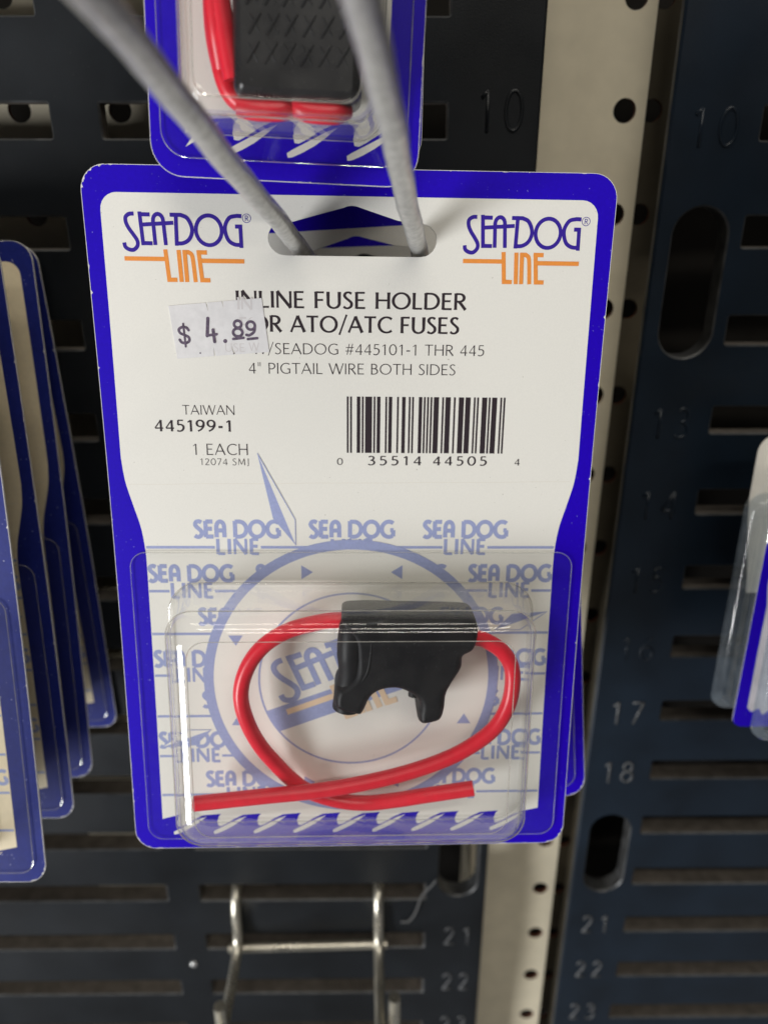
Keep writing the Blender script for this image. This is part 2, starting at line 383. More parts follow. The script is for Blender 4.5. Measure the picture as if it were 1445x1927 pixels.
def draw_text(sh, t, u0, u1, base, cap, thick, thin, w=0.05, mi=0, gap=0.07, flare=1.15):
    """t set between u0 and u1 on the line v = base; capital height cap (mm)"""
    tw = width_of(t, gap); sx = (u1 - u0) / tw; x = 0.0
    for c in t:
        gw, strokes = G[c]
        for k, (pts, wt) in enumerate(strokes):
            P = [(u0 + (x + a) * sx, base - b * cap) for a, b in pts]
            closed = len(P) > 4 and abs(P[0][0] - P[-1][0]) + abs(P[0][1] - P[-1][1]) < 1e-6
            if closed: P = P[:-1]
            elif len(P) == 2:
                a, b = P; P = [(a[0] + (b[0] - a[0]) * q, a[1] + (b[1] - a[1]) * q) for q in (0, .14, .86, 1)]
            hw = []
            for i in range(len(P)):
                a = P[max(0, i - 1)] if not closed else P[i - 1]; b = P[min(len(P) - 1, i + 1)] if not closed else P[(i + 1) % len(P)]
                d = Vector((b[0] - a[0], b[1] - a[1])).normalized()
                h = (thin + (thick - thin) * abs(d.y) ** 1.4) if wt is None else thick * wt
                if not closed and i in (0, len(P) - 1): h *= flare
                hw.append(h * cap / 2)
            sh.ribbon(P, hw, w + 0.009 * k, mi, closed)
        x += gw + gap

def disc(cx, cy, r, n=64): return [(cx + r * math.cos(2 * math.pi * k / n), cy + r * math.sin(2 * math.pi * k / n)) for k in range(n)]

# the art-deco mark, in its own units (203..805 wide, v down), drawn through a transform
LK = 23.0 / 602
def deco_mark(sh, xf, w, mi, hw=9.5, lower=True):
    T = lambda l: [xf((x - 203) * LK, (y - 262) * LK) for x, y in l]
    h = hw * LK * xf.scale
    st = [
      sm([(270, 268), (247, 270), (229, 284), (228, 308), (240, 336), (262, 368), (278, 396), (276, 420), (256, 438), (233, 436), (216, 424), (212, 404)], 5),
      [(298, 258), (306, 416)], [(290, 271), (348, 271)], [(300, 406), (352, 406)],
      [(303, 319), (462, 308)],
      [(366, 414), (362, 300)] + A(387, 300, 25, -32, 180, 0, 10) + [(412, 300), (418, 414)],
      [(476, 262), (472, 416)], [(446, 271), (500, 271)] + sm([(500, 271), (530, 285), (549, 320), (551, 352), (535, 385), (505, 403), (470, 405)], 5),
      [(635 + 64 * math.cos(R(a)), 341 + 70 * math.sin(R(a))) for a in range(0, 360, 12)],
      [(800, 272), (775, 271)] + sm([(775, 271), (740, 280), (718, 315), (717, 350), (732, 388), (762, 406), (798, 408)], 5),
      [(792, 312), (794, 422)], [(766, 321), (800, 321)]]
    for k, s_ in enumerate(st): sh.ribbon(T(s_), h, w + 0.008 * (k % 4), mi, closed=(k == 8))
def deco_line(sh, xf, w, mi, ext=True, hw=10.5):
    T = lambda l: [xf((x - 203) * LK, (y - 262) * LK) for x, y in l]
    h = hw * LK * xf.scale
    st = [[(207, 480), (412, 480)], [(413, 434), (424, 590)], [(416, 580), (464, 580)], [(479, 436), (485, 590)],
          [(508, 436), (513, 590)], [(500, 446), (528, 446)] + sm([(528, 446), (543, 458), (549, 490), (556, 590)], 4), [(568, 446), (620, 446)], [(578, 440), (590, 590)], [(584, 580), (630, 580)], [(584, 486), (805, 486)]]
    for k, s_ in enumerate(st):
        if not ext and k in (0, 9): continue
        sh.ribbon(T(s_), h, w + 0.008 * (k % 5), mi)
class XF:
    def __init__(s, u, v, scale=1.0, rot=0.0): s.u, s.v, s.scale, s.c, s.s = u, v, scale, math.cos(R(rot)), math.sin(R(rot))
    def __call__(s, x, y):
        x *= s.scale; y *= s.scale
        return (s.u + x * s.c + y * s.s, s.v - x * s.s + y * s.c)

# ------------------------------------------------------------------ the setting
def back_xz(x, z, Y):
    """where a point seen at (x, z) on the plane y = 0 lies when it is really at depth Y"""
    k = (212.24 + Y) / 212.24; return x * k, (z + 14.08) * k - 14.08
wb = MB(); wb.box(-420, 420, 60, 66, -700, 300)
wall = wb.build('wall', 'dark'); tag(wall, kind='structure', label='dark wall behind the slotted panels')

def slot_loop(x0, x1, z0, z1, e=0.0):
    return rrect(x0 - e, x1 + e, z0 - e, z1 + e, 0.5 + e, n=3, seg=3)
def obround(cx, z0, z1, w, e=0.0): return rrect(cx - w / 2 - e, cx + w / 2 + e, z0 - e, z1 + e, w / 2 + e - 0.01, n=10, seg=2)
def make_panel(name, label, x0, x1, z0, z1, yf, slots, ovals, mat, depth=7.0):
    root = thing(name, label, 'display panel')
    root.location = (x0 * S, yf * S, z0 * S)
    off = lambda p: (p[0] - x0, p[1] - yf, p[2] - z0)
    mb = MB(); th = 2.6
    ch = 0.45
    loops_out = [slot_loop(*s_, ch) for s_ in slots] + [obround(*o_, ch) for o_ in ovals]
    loops_in = [slot_loop(*s_, 0) for s_ in slots] + [obround(*o_, 0) for o_ in ovals]
    ou0 = rrect(x0 + .6, x1 - .6, z0 + .6, z1 - .6, 0.8, n=3); ou1 = rrect(x0, x1, z0, z1, 1.2, n=3)
    flat = [ou0] + loops_out
    V = [off((q[0], yf, q[1])) for l in flat for q in l]
    mb.add(V, [tuple(t) for t in tessellate_polygon([[Vector((q[0], q[1], 0)) for q in l] for l in flat])], 0)
    mb.loft([[off((q[0], yf, q[1])) for q in ou0], [off((q[0], yf + .6, q[1])) for q in ou1], [off((q[0], yf + th, q[1])) for q in ou1]], 0, cap_last=False)
    for i, (lo, li) in enumerate(zip(loops_out, loops_in)):
        n = len(li)
        mb.loft([[off((q[0], yf, q[1])) for q in lo], [off((q[0], yf + ch, q[1])) for q in li]], 2, cap_last=False)
        d = (depth if slots[i][2] < -90 else 4.5) if i < len(slots) else 6.0
        mb.loft([[off((q[0], yf + ch, q[1])) for q in li], [off((q[0], yf + d, q[1])) for q in li]], 1 if i < len(slots) else 2, cap_last=False)
    # back skin, so that light does not leak round the sleeves
    o = mb.build('plate', [mat, 'ledge', 'panel_edge'], root, angle=35)
    return root
ROWS = range(8, 26)
def lrow(k): return -3.3 - 25.5 * (k - 10)
def rrow(k): return -3.4 - 25.37 * (k - 10)
YL = -5.0
sl = []
for k in ROWS:
    z = lrow(k)
    sl.append((-66.1, 17.0, z, z + 7.7)); sl.append((-163.0, -78.3, z, z + 7.7))
pl = make_panel('slotted_panel', 'black slotted wall panel left of the cream upright, behind the hanging cards', -176, 39.4, -420, 70, YL,
                [s_ for s_ in sl], [(28.9, -256.8, -218.5, 14.2), (28.9, -53, -14.7, 14.2)], 'panel')
sr = []
for k in ROWS:
    z = rrow(k); sr.append((95.6, 180.0, z, z + 7.7))
pr = make_panel('slotted_panel', 'dark bluish slotted wall panel right of the cream upright, numbered down its left edge', 72.6, 200, -420, 70, 0.0,
                sr, [(84.3, -57.8, -18.8, 14.4), (84.3, -260.6, -223.2, 14.4)], 'panel_navy')

def raised_number(txt, cx, cz, capw, caph, y, parent, mat):
    """moulded figures: rounded ridges standing 0.5 mm off the panel"""
    ox, oy, oz = parent.location / S
    mb = MB(); gap = 0.30; tw = width_of(txt, gap); sx = capw / tw; x = 0
    for c in txt:
        gw, strokes = G[c]
        for pts, wt in strokes:
            P = [(cx - capw / 2 + (x + a) * sx - ox, y - oy + 0.05, cz + (b - .5) * caph - oz) for a, b in pts]
            cl = len(pts) > 8 and math.hypot(pts[0][0] - pts[-1][0], pts[0][1] - pts[-1][1]) < 1e-6
            mb.tube(P + P[1:2] if cl else P, 0.46, 8, cap=not cl)
        x += gw + gap
    return mb.build('row_number', mat, parent, smooth=True)
for k, w_ in ((10, 12.0), (13, 11.5), (14, 11.5), (15, 11.3), (16, 11.3), (17, 11.3), (18, 11), (21, 11), (22, 11), (23, 11)):
    raised_number(str(k), 84.0, rrow(k) + 3.0 if k < 20 else rrow(k) + 4.2, w_, 9.0, 0.0, pr, 'number_worn' if k > 16 else 'panel_navy')
for k in (10, 21, 22, 23):
    raised_number(str(k), 29.9, lrow(k) + 6.0, 11.0, 9.2, YL, pl, 'number_worn' if k > 16 else 'panel')
sc_ = MB()
ox, oy, oz = pl.location / S
sc_.loft([[(-72.0 + r * math.cos(a) - ox, YL - h - oy, -292.2 + r * math.sin(a) - oz) for a in [2 * math.pi * i / 16 for i in range(16)]] for r, h in ((1.5, 0), (1.4, .4), (.9, .7), (.3, .8))])
sc_.build('rivet', 'steel', pl, smooth=True)

def make_upright(name, label, x0, x1, Y, holes, wing):
    root = thing(name, label, 'upright'); root.location = (x0 * S, Y * S, -420 * S)
    mb = MB(); L = lambda q, y: (q[0] - x0, y - Y, q[1] + 420)
    r = 3.0
    zs = [4.3 - 25.4 * i for i in range(-2, 17)]
    loops = [[(hx + r * math.cos(2 * math.pi * i / 20), z + r * math.sin(2 * math.pi * i / 20)) for i in range(20)] for hx in holes for z in zs]
    flat = [[(x0, -420), (x1, -420), (x1, 70), (x0, 70)]] + loops
    mb.add([L(q, Y) for l in flat for q in l], [tuple(t) for t in tessellate_polygon([[Vector((q[0], q[1], 0)) for q in l] for l in flat])], 0)
    for l in loops: mb.loft([[L(q, Y) for q in l], [L(q, Y + 1.6) for q in l]], 1, cap_last=False)
    mb.add([L((x0, -420), Y), L((x0, 70), Y), L((x0, 70), Y + 25), L((x0, -420), Y + 25)], [(0, 1, 2, 3)], 0)
    o = mb.build('face', ['cream', 'rust'], root)
    if wing:
        # step back to a recessed return, with a second row of holes
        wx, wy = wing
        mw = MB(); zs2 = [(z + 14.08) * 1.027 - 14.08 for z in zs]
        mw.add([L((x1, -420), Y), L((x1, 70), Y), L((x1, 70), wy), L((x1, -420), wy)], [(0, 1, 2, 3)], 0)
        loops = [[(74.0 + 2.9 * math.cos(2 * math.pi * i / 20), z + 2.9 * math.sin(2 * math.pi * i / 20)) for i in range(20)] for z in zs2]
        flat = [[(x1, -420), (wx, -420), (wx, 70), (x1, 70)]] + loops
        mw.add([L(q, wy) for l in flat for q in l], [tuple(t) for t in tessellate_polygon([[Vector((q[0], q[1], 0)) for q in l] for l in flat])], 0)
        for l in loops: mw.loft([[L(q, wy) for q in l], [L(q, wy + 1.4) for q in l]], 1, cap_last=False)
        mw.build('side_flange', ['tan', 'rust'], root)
    else:
        ms = MB(); ms.add([L((x1, -420), Y), L((x1, 70), Y), L((x1, 70), Y + 25), L((x1, -420), Y + 25)], [(0, 1, 2, 3)], 0)
        ms.build('side_flange', 'cream', root)
    return root
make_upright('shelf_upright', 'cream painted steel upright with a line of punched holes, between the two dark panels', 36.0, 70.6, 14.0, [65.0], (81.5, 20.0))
make_upright('shelf_upright', 'cream punched upright seen through the slots of the left panel, top left', -112.0, -46.0, 14.0, [-93.0, -66.9], None)

# ------------------------------------------------------------------ printed cards
def outline_card(Wd, Hh, r): return rrect(-Wd / 2, Wd / 2, 0, Hh, r, n=8, seg=6)
SLOT = ([(13.1, 15.65), (-12.9, 15.7)] + [(-12.9 + 3.3 * math.cos(R(a)), 12.6 + 3.1 * math.sin(R(a))) for a in range(110, 262, 15)] +
        [(-11.3, 9.5), (-1.6, 6.85), (-0.9, 6.58), (0, 6.48), (0.9, 6.6), (1.6, 6.85), (8.8, 9.05), (11.0, 9.35)] +
        [(13.0 + 3.3 * math.cos(R(a)), 12.6 + 3.1 * math.sin(R(a))) for a in range(278, 440, 15)])
def wave_bottom(xs, uR, uL, dv=0.0, k=1.0, vR=None):
    """lower edge of the white field, walked right to left: breaking crests"""
    P = []
    for x in reversed(xs):
        for a, b in ((6.6, 141.25), (4.6, 141.9), (2.6, 142.8), (1.4, 143.25), (0.7, 143.2), (0.45, 142.5), (0.8, 141.6), (1.35, 141.05)):
            u = x + a * k
            if uL < u < uR: P.append((u, 141.0 + ((b - 141.6) * 1.45 + .6) * k + dv))
    return P
def swoosh(x, dv=0.0, k=1.0):
    pts = [(-.5, 144.35), (0.2, 144.0), (1.6, 143.45), (3.4, 142.75), (5.4, 141.95), (7.4, 141.35), (5.6, 142.35), (3.8, 143.3), (2.0, 144.05), (0.4, 144.6), (-.35, 144.7)]
    return [(x + a * k, 141.0 + ((b - 141.6) * 1.35 + .75 + (.18 if i_ > 5 else 0)) * k + dv) for i_, (a, b) in enumerate(pts)]
WX = [-41.4 + 9.35 * i for i in range(9)]

def worn_edges(sh, Wd, Hh, r, n, mi, seed):
    g = random.Random(seed); O = outline_card(Wd, Hh, r)
    per = []
    for i in range(len(O)):
        a, b = O[i], O[(i + 1) % len(O)]
        per.append((a, b, math.hypot(a[0] - b[0], a[1] - b[1])))
    tot = sum(p[2] for p in per)
    for _ in range(n):
        t = g.random() * tot
        for a, b, l in per:
            if t < l: break
            t -= l
        q = t / max(l, 1e-6); x, y = a[0] + (b[0] - a[0]) * q, a[1] + (b[1] - a[1]) * q
        d = Vector((b[0] - a[0], b[1] - a[1])).normalized(); nrm = Vector((-d.y, d.x))
        L_ = g.choice((0.3, 0.5, 0.7, 1.4, 2.6)) * (0.5 + g.random()); wdt = g.uniform(0.08, 0.26)
        pts = [(x + d.x * L_ * s_ + nrm.x * o_, y + d.y * L_ * s_ + nrm.y * o_) for s_, o_ in ((-.5, 0), (-.2, wdt * g.uniform(.4, 1)), (.1, wdt * g.uniform(.5, 1.1)), (.3, wdt * g.uniform(.2, .9)), (.5, 0))]
        if Hh - 1 > y > 1 or abs(x) < Wd / 2 - r: sh.poly(pts, 0.012, mi)

def make_card(parent):
    sh = Sheet()
    O = outline_card(101.6, 149.8, 4.8)
    sh.poly(O, 0.0, 0, [SLOT]); sh.poly(O, -0.55, 3, [SLOT]); sh.wall(O, 0.0, -0.55, 2); sh.wall(SLOT, 0.0, -0.55, 2)
    sh.ribbon(rrect(-50.76, 50.76, .04, 149.76, 4.76, n=8, seg=6), 0.05, 0.006, 2, True)
    worn_edges(sh, 101.6, 149.8, 4.8, 95, 2, 3)
    g = random.Random(5)
    for cx, cy, a0, a1, n_ in ((-46.0, 4.8, 188, 262, 16), (46.0, 145.0, 8, 80, 14), (-46.0, 145.0, 110, 165, 9)):
        for _ in range(n_):
            a = g.uniform(a0, a1); da = g.uniform(1.5, 6); dpt = g.uniform(.08, .45)
            sh.poly([(cx + (4.8 - d_) * math.cos(R(a + t_)), cy + (4.8 - d_) * math.sin(R(a + t_))) for t_, d_ in ((-da, 0), (0, 0), (da, 0), (da * .5, dpt * .7), (-da * .2, dpt))], 0.012 + 0.002 * (_ % 5), 2)
    for u_, v_, l_ in ((-50.8, 23.0, .55), (-50.8, 37.5, .3), (50.8, 26.5, .5), (50.8, 60.0, .4), (50.8, 98.0, .3)):
        q_ = -1 if u_ > 0 else 1
        sh.poly([(u_, v_ - l_), (u_ + q_ * .25, v_ - l_ * .3), (u_ + q_ * .4, v_ + .1), (u_ + q_ * .18, v_ + l_ * .7), (u_, v_ + l_)], 0.013, 2)
    ctl = ([(-47.6, 28.0), (-47.8, 54.5)] + [q[:2] for q in catmull([(-47.8, 56), (-47.3, 61), (-46.0, 66.3), (-44.8, 71), (-44.2, 76), (-44.1, 80)], 5)])
    ctr = [(-u, v) for u, v in ctl]
    W0 = [(-47.5 + 3.2 - 3.2 * math.cos(R(a)), 4.85 + 3.2 - 3.2 * math.sin(R(a))) for a in range(90, -1, -15)]
    W1 = [(47.4 - 3.2 + 3.2 * math.cos(R(a)), 4.85 + 3.2 - 3.2 * math.sin(R(a))) for a in range(0, 91, 15)]
    field = W0 + ctl + [(-44.2, 110), (-44.3, 141.9)] + list(reversed(wave_bottom(WX, 44.3, -44.2))) + [(44.3, 140.2), (44.2, 110)] + list(reversed(ctr)) + W1
    sh.poly(field, 0.03, 1, [SLOT])
    for x in WX: sh.poly(swoosh(x), 0.03, 1)
    sh.ribbon([(-46.6 + 93 * i / 12, 61.6 - .9 * i / 12 + .06 * math.sin(i * 2.1)) for i in range(13)], 0.045, 0.04, 4)
    return sh.build('card', ['blue', 'white', 'paper', 'back', 'header'], parent, cut=(3, 149, 5))

RC = (0.0, 106.9)
def make_pattern(parent):
    """pale all-over print and compass under the blister"""
    sh = Sheet(); d2 = lambda u, v: math.hypot(u - RC[0], v - RC[1])
    for r_ in range(7):
        base = 73.2 + 10.03 * r_
        us = (-24.5, 0, 24.5) if r_ % 2 == 0 else (-34.75, -11.6, 11.6, 34.75)
        if r_ == 6: us = (-24.5, 0, 24.5)
        lv = base + 2.25; segs = [(-44.0, 44.0)]
        for u in us:
            if all(d2(u + a, base - b) < 30.5 for a in (-9, 9) for b in (-4, 4)): continue
            draw_text(sh, 'SEa DOG', u - 9.2, u + 9.2, base, 3.65, .25, .25, 0.05, 0, 0.05, 1.0)
            draw_text(sh, 'LINE', u - 4.6, u + 4.6, base + 3.8, 3.45, .22, .20, 0.05, 0, 0.14, 1.0)
            segs.append((u - 4.9, u + 4.9))
        cuts = sorted(segs[1:]); x = -44.0
        for a, b in cuts + [(44.0, 44.0)]:
            if a - x > 0.3: sh.poly([(x, lv - .3), (a, lv - .3), (a, lv + .3), (x, lv + .3)], 0.052, 0)
            x = b
    # compass: points beyond the ring, ring, inner ring, markers
    sh.poly(disc(*RC, 31.4, 72), 0.10, 1)
    n = 90
    for r_, h in ((32.1, 1.1), (20.85, 0.22)): sh.ribbon(disc(*RC, r_, n), h, 0.118, 0, True)
    ax = Vector((-.354, -.935)); bx = Vector((.935, -.354))
    for k in range(4):
        a = (ax, bx, -ax, -bx)[k]; b = (bx, -ax, -bx, ax)[k]
        pt = lambda r_, s_: (RC[0] + a.x * r_ + b.x * s_, RC[1] + a.y * r_ + b.y * s_)
        rt = 55.7 if k == 0 else (46.5 if k in (1, 3) else 0)
        if not rt: continue
        tip, base, lf, rg = pt(rt, 0), pt(34.2, 0), pt(41.5 if k == 0 else 39, -2.3), pt(39.5, 2.0)
        if k in (1, 3): tip = (max(-43.8, min(43.8, tip[0])), tip[1])
        sh.poly([tip, rg, base], 0.094, 1)
        sh.poly([tip, base, lf], 0.105, 0); sh.ribbon([tip, rg, base], 0.09, 0.107, 0)
    for k in range(4):
        for s_ in (-1, 1):
            ang = R(90 * k + 21 * s_); c_ = Vector((RC[0] + 27.6 * math.sin(ang), RC[1] - 27.6 * math.cos(ang)))
            t_ = Vector((math.cos(R(90 * k)), math.sin(R(90 * k)))) * (-s_); n_ = Vector((-t_.y, t_.x))
            sh.poly([tuple(c_ + t_ * 1.4), tuple(c_ - t_ * 1.1 + n_ * 1.6), tuple(c_ - t_ * 1.1 - n_ * 1.6)], 0.12, 0)
    # band across the middle
    rot = 20.3; xf = XF(-19.4, 102.9, 1.52, rot)
    def chord(y0):
        a, b = xf(0, y0), xf(20, y0); d = (Vector(b) - Vector(a)).normalized(); o = Vector(a) - Vector(RC)
        bq = o.dot(d); disc_ = bq * bq - (o.dot(o) - 20.7 ** 2); s_ = math.sqrt(max(disc_, 0))
        return Vector(a) + d * (-bq - s_), Vector(a) + d * (-bq + s_)
    y0, y1 = (448 - 262) * LK, (548 - 262) * LK
    (a0, a1), (b0, b1) = chord(y0), chord(y1)
    def arcpts(p, q):
        t0 = math.atan2(p.y - RC[1], p.x - RC[0]); t1 = math.atan2(q.y - RC[1], q.x - RC[0])
        d = (t1 - t0 + math.pi) % (2 * math.pi) - math.pi
        return [(RC[0] + 20.7 * math.cos(t0 + d * i / 6), RC[1] + 20.7 * math.sin(t0 + d * i / 6)) for i in range(7)]
    sh.poly(arcpts(a1, b1) + arcpts(b0, a0), 0.116, 0)
    deco_mark(sh, xf, 0.14, 0, 11.5)
    deco_line(sh, xf, 0.15, 2, hw=12)
    return sh.build('compass_print', ['ink_pale', 'white', 'ink_peach'], parent)

def make_logo(parent, u, v):
    sh = Sheet(); xf = XF(u, v)
    deco_mark(sh, xf, 0.05, 0); deco_line(sh, xf, 0.05, 1)
    cx, cy = u + 23.75, v + 0.75
    sh.ribbon(disc(cx, cy, 0.78, 24), 0.055, 0.05, 0, True)
    draw_text(sh, 'R', cx - .33, cx + .38, cy + .48, .95, .13, .12, 0.05, 0)
    return sh.build('logo', ['ink_blue', 'ink_orange'], parent)

UPC_L = {'0': '0001101', '1': '0011001', '2': '0010011', '3': '0111101', '4': '0100011', '5': '0110001', '6': '0101111', '7': '0111011', '8': '0110111', '9': '0001011'}
def make_barcode(parent):
    sh = Sheet(); code = '035514445054'
    bits = '101' + ''.join(UPC_L[c] for c in code[:6]) + '01010' + ''.join(''.join('1' if b == '0' else '0' for b in UPC_L[c]) for c in code[6:]) + '101'
    u0, u1 = -1.1, 31.55; k = (u1 - u0) / 95; i = 0
    while i < 95:
        if bits[i] == '1':
            j = i
            while j < 95 and bits[j] == '1': j += 1
            a, b = u0 + i * k - .02, u0 + j * k + .02
            sh.poly([(a, 42.9), (b, 42.9), (b, 54.65), (a, 54.65)], 0.05, 0); i = j
        else: i += 1
    draw_text(sh, '0', -3.2, -1.9, 57.25, 1.45, .16, .10)
    draw_text(sh, '35514', 3.2, 14.6, 57.25, 1.95, .20, .11, gap=.26)
    draw_text(sh, '44505', 16.9, 28.4, 57.25, 1.95, .20, .11, gap=.26)
    draw_text(sh, '4', 34.2, 35.4, 57.2, 1.45, .16, .10)
    return sh.build('barcode', ['ink_black'], parent, cut=(44, 56, 3))

def make_texts(parent):
    sh = Sheet()
    draw_text(sh, 'INLINE FUSE HOLDER', -22.9, 22.6, 25.5, 3.15, .185, .115)
    draw_text(sh, 'FOR ATO/ATC FUSES', -22.4, 21.4, 30.15, 3.15, .185, .115)
    draw_text(sh, 'USE W/SEADOG #445101-1 THR 445', -26.6, 26.75, 34.5, 2.15, .105, .075)
    draw_text(sh, '4" PIGTAIL WIRE BOTH SIDES', -20.9, 21.05, 38.4, 2.15, .105, .075)
    sh.build('product_text', ['ink_black'], parent)
    sh = Sheet()
    draw_text(sh, 'TAIWAN', -34.6, -23.95, 46.85, 1.95, .10, .075)
    draw_text(sh, '445199-1', -40.5, -24.5, 50.35, 2.4, .19, .11, gap=.10)
    draw_text(sh, '1 EACH', -33.1, -21.5, 55.25, 2.35, .105, .075, gap=.10)
    draw_text(sh, '12074 SMJ', -31.7, -21.4, 57.4, 1.4, .11, .09, gap=.09)
    sh.build('part_number_text', ['ink_black'], parent)

def make_blister(parent, name, flange, base, front, depth, mat, B=2.0, r_fl=3.5, r_b=6.5, r_f=5.5, fr=2.6, vsh=0.0):
    fx0, fx1, fv0, fv1 = flange; bx0, bx1, bv0, bv1 = base; tx0, tx1, tv0, tv1 = front
    lo = []
    def ring(x0, x1, v0, v1, r, w): lo.append([cp(u, v, w, B) for u, v in rrect(x0, x1, v0, v1, r, n=9, seg=8)])
    ring(fx0, fx1, fv0, fv1, r_fl, 0.20); ring(fx0 + .12, fx1 - .12, fv0 + .12, fv1 - .12, r_fl, 0.55)
    ring(fx0 + .5, fx1 - .5, fv0 + .5, fv1 - .5, r_fl, 0.62)
    ring(bx0 - .9, bx1 + .9, bv0 - .9, bv1 + .9, r_b + .8, 0.62); ring(bx0 - .25, bx1 + .25, bv0 - .25, bv1 + .25, r_b + .2, 0.9); ring(bx0, bx1, bv0, bv1, r_b, 1.7)
    wd = depth - fr
    L_ = lambda a, b, q: a + (b - a) * q
    def wall_ring(w, out, r):
        q = min(1, w / depth)
        ring(L_(bx0, tx0, q) - out, L_(bx1, tx1, q) + out, L_(bv0, tv0, q) - out, L_(bv1, tv1, q) + out, r, w)
    for i in range(1, 4): wall_ring(1.7 + (wd - 2.4) * i / 3, 0, r_b + (r_f - r_b) * i / 3)
    wall_ring(wd - .45, .22, r_f); wall_ring(wd - .2, .26, r_f); wall_ring(wd, .16, r_f)     # pressed bead where the wall turns over
    for a in (12, 26, 40, 54, 66, 76):
        wall_ring(wd + fr * math.sin(R(a)), -fr * (1 - math.cos(R(a))), max(2.0, r_f - fr * .4 * (1 - math.cos(R(a)))))
    for dw, ins in ((-.06, .80), (.10, .90), (.16, 1.0), (.10, 1.10), (.0, 1.22), (.0, 1.3)):               # fine ridge round the flat front
        wall_ring(depth + dw, -fr * ins, max(2.0, r_f - fr * .4 * ins))
    mb = MB(); mb.loft(lo)
    # inner face of the sheet, 0.45 mm behind the outer one
    def bead(r_, loop, rad): mb.tube(loop + loop[:2], rad, 6, 1, cap=False)
    outer, lo = lo, []
    wall_ring(wd - .1, .30, r_f); wall_ring(depth + .05, -fr * 1.0, max(2.0, r_f - fr * .4)); ring(bx0 - .5, bx1 + .5, bv0 - .5, bv1 + .5, r_b + .4, .66)
    for l_, rad in zip(lo, (.17, .13, .13)): bead(0, l_, rad)
    ring(fx0 + .06, fx1 - .06, fv0 + .06, fv1 - .06, r_fl, 0.5); bead(0, lo[-1], .10)
    lo = []
    T_ = 0.45
    for i in range(0, 4): wall_ring(0.5 + (wd - 0.9) * i / 3, -T_, max(2.0, r_f - T_))
    for a in (15, 30, 45, 60, 75, 90):
        wall_ring(wd - T_ + fr * math.sin(R(a)), -T_ - fr * (1 - math.cos(R(a))), max(1.6, r_f - T_ - fr * .4 * (1 - math.cos(R(a)))))
    wall_ring(depth - T_, -T_ - fr * 1.15, max(1.5, r_f - T_ - fr * .45))
    mb.loft(lo)
    o = mb.build(name, [mat, 'clear_rim'], parent, angle=38)
    return o

HOOK_DIR = Vector((0.10574981, 0.94760969, -0.30141806))
M_front = card_matrix((-4.537, -53.895, -10.90), 0.133, -0.017, 0.026)
pack = thing('blister_pack', 'front blister pack with a white card, price sticker and barcode, nearest on the hook', 'blister pack', M_front, 'blue bordered blister packs on the middle hook')
card = make_card(pack)
make_pattern(pack)
make_blister(pack, 'blister', (-47.6, 48.2, 76.4, 147.0), (-39.4, 39.6, 83.8, 142.0), (-37.2, 37.4, 86.2, 138.9), 16.0, 'clear', fr=4.0)
make_barcode(pack)
make_logo(pack, -43.9, 8.35); make_logo(pack, 21.4, 7.9)
make_texts(pack)

# price sticker
sh = Sheet()
q0, q1, q2, q3 = (-36.0, 25.4), (-17.8, 23.7), (-16.6, 34.1), (-34.9, 35.6)
def sq(a, b):
    t = (q0[0] + (q1[0] - q0[0]) * a, q0[1] + (q1[1] - q0[1]) * a); u_ = (q3[0] + (q2[0] - q3[0]) * a, q3[1] + (q2[1] - q3[1]) * a)
    return (t[0] + (u_[0] - t[0]) * b, t[1] + (u_[1] - t[1]) * b)
# one label with knife cuts reaching in from its top and bottom edges
edge = [sq(0, 0), sq(.40, 0), sq(.412, .16), sq(.418, 0), sq(.572, 0), sq(.578, .12), sq(.586, 0), sq(1, 0), sq(1, 1), sq(.635, 1), sq(.60, .80), sq(.612, 1),
        sq(.418, 1), sq(.405, .84), sq(.40, 1), sq(0, 1)]
sh.poly(edge, 0.135, 0); sh.wall(edge, 0.135, 0.0, 0)
draw_text(sh, 'IN', -22.6, -19.6, 25.9, 2.3, .2, .12, 0.14, 1)
draw_text(sh, 'FO', -22.2, -18.3, 30.2, 2.8, .2, .12, 0.14, 1)
draw_text(sh, 'USE', -25.4, -21.4, 34.1, 1.6, .14, .1, 0.14, 1)
draw_text(sh, 'W', -20.6, -18.6, 33.9, 1.6, .14, .1, 0.14, 1)
sticker = sh.build('price_sticker', ['sticker', 'sticker_ghost'], pack)
sh = Sheet()
def blob(pts, h, w=0.165):
    P = pts if len(pts) > 6 else sm(pts, 6) if len(pts) > 2 else pts
    sh.ribbon(P, h, w, 0)
    for k, q in enumerate((P[0], P[-1])): sh.poly(disc(q[0], q[1], h, 12), w + 0.009 * (k + 1), 0)
blob(sm([(-32.35, 30.0), (-32.8, 29.5), (-33.6, 29.45), (-34.25, 29.9), (-34.0, 30.6), (-33.2, 30.95), (-32.4, 31.4), (-32.35, 32.1), (-33.0, 32.5), (-33.8, 32.4), (-34.2, 31.9)], 4), .27)
blob([(-33.35, 28.8), (-33.1, 33.2)], .20, 0.19)
blob([(-28.45, 27.7), (-28.75, 31.05)], .33); blob([(-28.75, 31.0), (-26.9, 30.75)], .26, .19); blob([(-27.55, 29.9), (-27.35, 32.2)], .30, .215)
sh.poly(disc(-25.25, 32.05, .40, 16), .165, 0); sh.poly(disc(-30.3, 34.45, .16, 12), .165, 0)
def ringl(cx, cy, rx, ry, h, w): sh.ribbon([(cx + rx * math.cos(R(a)), cy + ry * math.sin(R(a))) for a in range(0, 360, 15)], h, w, 0, True)
ringl(-22.65, 28.75, .72, .68, .27, .165); ringl(-22.7, 30.35, .92, .78, .27, .19)
ringl(-20.1, 29.0, .82, .78, .27, .165); blob(sm([(-19.3, 29.2), (-19.5, 30.2), (-20.4, 30.85), (-21.0, 30.8)], 5), .27, .19)
